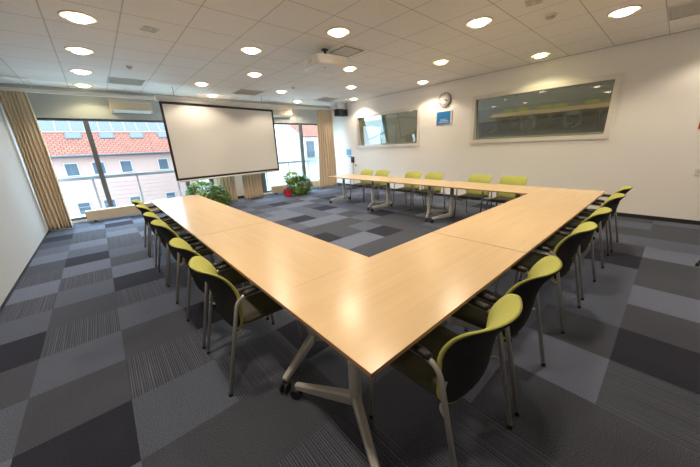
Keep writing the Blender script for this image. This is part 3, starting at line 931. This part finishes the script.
# ------------------------------------------------------------------ things on the clock wall
def build_wall_items():
    X = XR
    RY = Matrix.Rotation(-PI / 2, 4, 'Y')   # local z -> -x
    t = thing('wall_clock', 'round grey-rimmed wall clock above the blue sign', 'clock', (X, 4.385, 2.59))
    MB().lathe([(0.178, 0.001), (0.180, 0.03), (0.174, 0.046), (0.160, 0.046), (0.156, 0.036)], n=44, mat4=RY, close=False).build('rim', M['clock_rim'], t)
    MB().lathe([(0.157, 0.001), (0.157, 0.0365), (0.001, 0.037)], n=40, mat4=RY).build('dial', M['clock_face'], t)
    tk = MB()
    for k in range(12):
        a = 2 * PI * k / 12; l = 0.034 if k % 3 == 0 else 0.022; w = 0.009 if k % 3 == 0 else 0.006
        mt = Matrix.Translation(Vector((-0.0375, 0, 0))) @ Matrix.Rotation(a, 4, 'X')
        tk.box(-0.001, 0.001, -w, w, 0.140 - l, 0.140, 0, mt)
    tk.build('hour_marks', M['black'], t)
    def hand(nm, ang, L, w):
        # clockwise seen from the room (viewer looks along +x, his right is -y)
        mt = Matrix.Translation(Vector((-0.0405, 0, 0))) @ Matrix.Rotation(ang, 4, 'X')
        MB().box(-0.001, 0.001, -w, w, -0.025, L, 0, mt).build(nm, M['black'], t)
    hand('hour_hand', 2 * PI * 3.3 / 12, 0.085, 0.008); hand('minute_hand', 2 * PI * 19 / 60, 0.125, 0.006)
    # blue sign
    t = thing('wall_sign', 'blue sign with white text lines in a white frame below the clock', 'sign', (X, 4.38, 2.14))
    MB().box(-0.02, -0.001, -0.235, 0.235, -0.175, 0.175, 0.003).build('frame', M['white'], t)
    MB().box(-0.0225, -0.0202, -0.185, 0.222, -0.160, 0.160).build('print', M['blue'], t)
    tx = MB()
    rnd = random.Random(2)
    for z, a, b, h in ((-0.035, -0.10, 0.10, 0.010), (-0.070, -0.13, 0.12, 0.016), (-0.112, -0.15, 0.16, 0.016)):
        y = b
        while y > a:
            w = rnd.uniform(0.02, 0.05); tx.box(-0.0235, -0.0226, max(a, y - w), y, z - h / 2, z + h / 2); y -= w + 0.010
    tx.build('lettering', M['paper'], t)
    # paper notice
    t = thing('paper_notice', 'small white and blue paper notice on the wall beside the corner curtain', 'notice', (X, 8.37, 1.275))
    MB().box(-0.004, -0.001, -0.20, 0.20, -0.205, 0.205).build('sheet', M['paper'], t)
    pr = MB(); pr.box(-0.005, -0.0042, -0.13, 0.15, -0.10, 0.12); pr.box(-0.005, -0.0042, -0.15, 0.05, -0.17, -0.13); pr.build('print', M['paleblue'], t)
    # intercom
    t = thing('intercom', 'small black wall intercom above the cable duct by the far chairs', 'intercom', (X, 8.15, 1.0))
    MB().box(-0.05, -0.001, -0.075, 0.075, -0.10, 0.12, 0.012).build('housing', M['black'], t)
    MB().box(-0.053, -0.0505, -0.045, 0.045, 0.02, 0.09).build('display', M['grey_metal'], t)
    tag(MB().box(X - 0.018, X - 0.001, 8.135, 8.165, 0.075, 0.895).build('cable_duct', M['vent']), 'thin grey vertical cable duct below the black intercom', 'cable duct')
    t = thing('thermostat', 'round beige thermostat right of the black intercom', 'thermostat', (X, 8.0, 0.81))
    MB().lathe([(0.055, 0.0), (0.055, 0.012), (0.050, 0.015)], n=24, mat4=RY).build('base', M['white'], t)
    MB().lathe([(0.042, 0.0152), (0.040, 0.035), (0.001, 0.037)], n=24, mat4=RY).build('dial', M['beige'], t)
    # light switch near the corner
    t = thing('light_switch', 'small white switch low on the wall by the corner curtain', 'switch', (X, 8.82, 0.83))
    MB().box(-0.010, -0.001, -0.08, 0.08, -0.04, 0.04, 0.003).build('plate', M['white'], t)
    MB().box(-0.014, -0.0102, -0.06, -0.005, -0.028, 0.028).build('rocker', M['white_frame'], t)
    MB().box(-0.014, -0.0102, 0.005, 0.06, -0.028, 0.028).build('rocker', M['white_frame'], t)
    # corner loudspeaker
    t = thing('loudspeaker', 'black loudspeaker under a white bracket in the right window corner', 'loudspeaker', (7.12, 8.44, 2.69))
    MB().box(-0.21, 0.225, -0.12, 0.13, -0.115, 0.115, 0.012).build('cabinet', M['black'], t)
    MB().box(-0.195, 0.21, -0.127, -0.1205, -0.10, 0.10).build('grille', M['skirting'], t)
    b = MB(); b.box(-0.20, 0.235, -0.09, 0.12, 0.116, 0.135, 0.003); b.box(0.20, 0.235, -0.05, 0.08, 0.135, 0.29)
    b.box(-0.20, -0.16, -0.06, 0.06, 0.135, ZC - 2.69); b.build('bracket', M['white'], t)
    # red sign and socket at the right edge
    t = thing('fire_sign', 'red sign on the clock wall at the right edge of the photo', 'sign', (X, -0.25, 1.645))
    MB().box(-0.006, -0.001, -0.09, 0.09, -0.10, 0.10).build('plate', M['red_sign'], t)
    MB().box(-0.008, -0.0062, -0.05, 0.05, -0.04, 0.05).build('pictogram', M['paper'], t)
    t = thing('wall_socket', 'white double wall socket at the right edge of the photo', 'socket', (X, -0.375, 0.875))
    MB().box(-0.014, -0.001, -0.10, 0.10, -0.05, 0.05, 0.004).build('plate', M['white'], t)
    MB().box(-0.016, -0.0142, -0.075, -0.01, -0.018, 0.018).build('outlet', M['vent'], t)
    MB().box(-0.016, -0.0142, 0.01, 0.075, -0.018, 0.018).build('outlet', M['vent'], t)
    # easel whose foot shows at the right edge
    t = thing('tripod_easel', 'black tripod easel of which only a foot shows at the right edge', 'easel', (5.35, -0.76, 0))
    top = Vector((0, 0, 1.15))
    for k in range(3):
        a = 2.37 + 2 * PI * k / 3
        f = Vector((0.47 * math.cos(a), 0.47 * math.sin(a), 0.012))
        lo = MB().tube([top + Vector((0.02 * math.cos(a), 0.02 * math.sin(a), 0)), f], 0.011, 8).build('leg', M['black'], t)
        MB().tube([f + Vector((0, 0, -0.012)), f + Vector((0, 0, 0.03))], 0.016, 8).build('rubber_foot', M['black'], lo)
    MB().tube([(0, 0, 1.0), (0, 0, 1.45)], 0.016, 10).build('pole', M['black'], t)

# ------------------------------------------------------------------ outside the windows
def build_outside():
    cam = Vector((0, 0, 1.516))
    # balcony
    struct(MB().box(-4.0, 11.0, 9.66, 10.55, -0.25, -0.02).build('floor_balcony', M['concrete']), 'pale concrete balcony outside the windows')
    t = thing('balcony_railing', 'grey balcony railing with thin wires outside the windows', 'railing', (0, 10.3, 0))
    MB().box(-3.5, 10.5, -0.025, 0.025, 0.945, 1.03, 0.008).build('handrail', M['rail_metal'], t)
    k = 0
    for x in (-2.1, -1.15, -0.17, 0.80, 1.80, 2.8, 3.8, 4.8, 5.8, 6.75, 7.7, 8.7):
        MB().box(x - 0.018, x + 0.018, -0.012, 0.012, -0.02, 0.945).build('post', M['rail_metal'], t)
    for k in range(7):
        z = 0.12 + 0.115 * k
        MB().tube([(-3.5, 0.016, z), (10.5, 0.016, z)], 0.0055, 6).build('wire', M['rail_metal'], t)
    # pink house across the street
    D = 35.0; S = D / 26.0
    def Z(z): return 1.516 + (z - 1.516) * S
    def XX(x): return x * S
    t = thing('apartment_building', 'pale pink house with an orange tiled roof seen through the left window', 'building', (0, D, 0))
    zE = Z(1.62)
    MB().box(-16, 9.0, 0, 9.0, -9, zE).build('facade', M['facade'], t)
    # roof slope: local plane, objects rotated so texture follows
    ang = math.radians(40)
    roof = MB().box(-16.5, 9.3, 0, 8.0, -0.15, 0).build('roof', M['roof'], t)
    roof.location = (0, -0.55, zE + 0.02); roof.rotation_euler = (ang, 0, 0)
    MB().tube([(-16.5, -0.6, zE + 0.0), (9.3, -0.6, zE + 0.0)], 0.11, 10).build('gutter', M['gutter'], t)
    def slope_v(zr):   # distance up the slope for a ray height zr (given at 26 m)
        k = (zr - 1.516) / 26.0
        # y = D-0.55+v cos, z = zE+.02+v sin ; (z-1.516) = k*y
        return (k * (D - 0.55) + 1.516 - zE - 0.02) / (math.sin(ang) - k * math.cos(ang))
    v0 = slope_v(3.10)
    # solar panels
    x = -13.0; k = 0
    wpan = 0.74 * S
    while x < 8.2:
        p = MB().box(x + 0.03, x + wpan - 0.03, v0 + 0.05, v0 + 1.75, 0.03, 0.07).build('solar_panel', M['solar'], roof)
        p2 = None
        x += wpan
    rl = MB()
    x = -13.0
    while x < 8.3:
        rl.box(x - 0.035, x + 0.035, v0, v0 + 3.6, 0.012, 0.05); x += wpan
    rl.box(-13, 8.3, v0 - 0.06, v0 + 0.0, 0.012, 0.08)
    rl.build('panel_rails', M['facade_white'], roof)
    for k, xs in enumerate((-3.0, -0.73, 1.0, 2.74, 4.5)):
        fr = MB().box(XX(xs) - 0.55, XX(xs) + 0.55, v0 - 1.0, v0 - 0.08, 0.005, 0.06).build('skylight', M['gutter'], roof)
        MB().box(XX(xs) - 0.46, XX(xs) + 0.46, v0 - 0.90, v0 - 0.16, 0.061, 0.07).build('pane', M['solar'], fr)
    def hwin(x, z0, z1, w):
        fr = MB()
        d = 0.055
        fr.box(x - w - d, x + w + d, -0.06, 0.02, z1, z1 + d); fr.box(x - w - d, x + w + d, -0.12, 0.02, z0 - d, z0)
        fr.box(x - w - d, x - w, -0.06, 0.02, z0, z1); fr.box(x + w, x + w + d, -0.06, 0.02, z0, z1)
        f = fr.build('window', M['facade_white'], t)
        MB().box(x - w, x + w, -0.025, -0.005, z0, z1).build('pane', M['house_glass'], f)
    for xs in (-5.0, -2.9, -1.27, 0.08, 1.57, 3.85, 5.2):
        hwin(XX(xs), Z(0.41), Z(1.15), 0.40)
        hwin(XX(xs), Z(-2.15), Z(-1.42), 0.40)
        hwin(XX(xs), Z(-4.7), Z(-4.0), 0.40)
    # houses seen through the right windows
    t = thing('white_house', 'white gabled house seen through the right windows', 'building', (12.3, 20.0, 0))
    b = MB(); h = [(-6.0, -9), (0.58, -9), (0.58, 2.3), (-2.5, 4.5), (-6.0, 2.3)]
    A_ = [b.bm.verts.new((x, 0, z)) for x, z in h]; B_ = [b.bm.verts.new((x, 7, z)) for x, z in h]
    b._f(A_); b._f(B_)
    for k in range(5): b._f([A_[k], A_[(k + 1) % 5], B_[(k + 1) % 5], B_[k]])
    b.build('walls', M['facade_white'], t)
    t = thing('townhouse', 'pale townhouse with an orange roof and dormer beside the corner curtain', 'building', (16.0, 27.7, 0))
    MB().box(-5, 9, 0, 8, -9, 2.75).build('walls', M['facade_white'], t)
    r = MB().box(-5, 9, 0, 7, -0.1, 0).build('roof', M['roof'], t); r.location = (0, -0.3, 2.72); r.rotation_euler = (math.radians(42), 0, 0)
    w = MB(); w.box(2.1, 3.1, -0.08, 0.02, 0.5, 2.25); w.build('balcony_door', M['gutter'], t)
    MB().box(2.2, 3.0, -0.1, -0.085, 0.6, 2.15).build('pane', M['house_glass'], t)
    g = MB(); g.box(1.0, 4.4, -0.9, -0.85, 1.15, 1.2); g.box(1.0, 4.4, -0.9, 0, 0.1, 0.2)
    for k in range(18): g.box(1.0 + k * 0.2 - 0.015, 1.0 + k * 0.2 + 0.015, -0.89, -0.86, 0.2, 1.15)
    g.build('balcony', M['gutter'], t)
    struct(MB().box(-60, 80, 10.0, 90, -9.2, -9.0).build('ground_outside', M['street']))

M['proj'] = plain('off_white_projector_shell', (0.78, 0.76, 0.71, 1), 0.35, noise=0.01)
M['ceiling_plate'] = plain('ceiling_plate_paint', (0.66, 0.63, 0.58, 1), 0.7, noise=0.05)
M['hatch_edge'] = plain('brass_hatch_edge', (0.36, 0.30, 0.16, 1), 0.5, 0.2, noise=0.05)

build_shell()
build_tables()
build_chairs()
build_downlights()
build_ceiling_items()
build_projector()
build_screen()
build_window_side()
build_plants()
build_wall_items()
build_outside()

# ------------------------------------------------------------------ daylight
w = bpy.data.worlds.new('overcast_sky'); scene.world = w; w.use_nodes = True
bg = w.node_tree.nodes['Background']
bg.inputs[0].default_value = (0.58, 0.80, 1.0, 1); bg.inputs[1].default_value = 9.5

# ------------------------------------------------------------------ camera
f_px, yaw, pitch, roll, H = 277.62, 0.7139, 0.3050, -0.0430, 1.516
cy, sy, cp, sp = math.cos(yaw), math.sin(yaw), math.cos(pitch), math.sin(pitch)
fwd = Vector((sy * cp, cy * cp, -sp)); right = Vector((cy, -sy, 0)); up = right.cross(fwd)
r2 = right * math.cos(roll) + up * math.sin(roll); u2 = -right * math.sin(roll) + up * math.cos(roll)
cam = bpy.data.cameras.new('camera'); co = bpy.data.objects.new('camera', cam); C.objects.link(co)
mw = Matrix((( r2.x, u2.x, -fwd.x, 0), (r2.y, u2.y, -fwd.y, 0), (r2.z, u2.z, -fwd.z, H), (0, 0, 0, 1)))
co.matrix_world = mw
cam.sensor_width = 36.0; cam.lens = f_px * 36.0 / 700.0
cam.clip_start = 0.03; cam.clip_end = 300
scene.camera = co

vs = scene.view_settings
vs.view_transform = 'Standard'; vs.look = 'None'; vs.gamma = 1.0; vs.use_curve_mapping = False
vs.exposure = 0.32
scene.cycles.use_denoising = True
scene.cycles.max_bounces = 10; scene.cycles.diffuse_bounces = 6
scene.cycles.transparent_max_bounces = 12
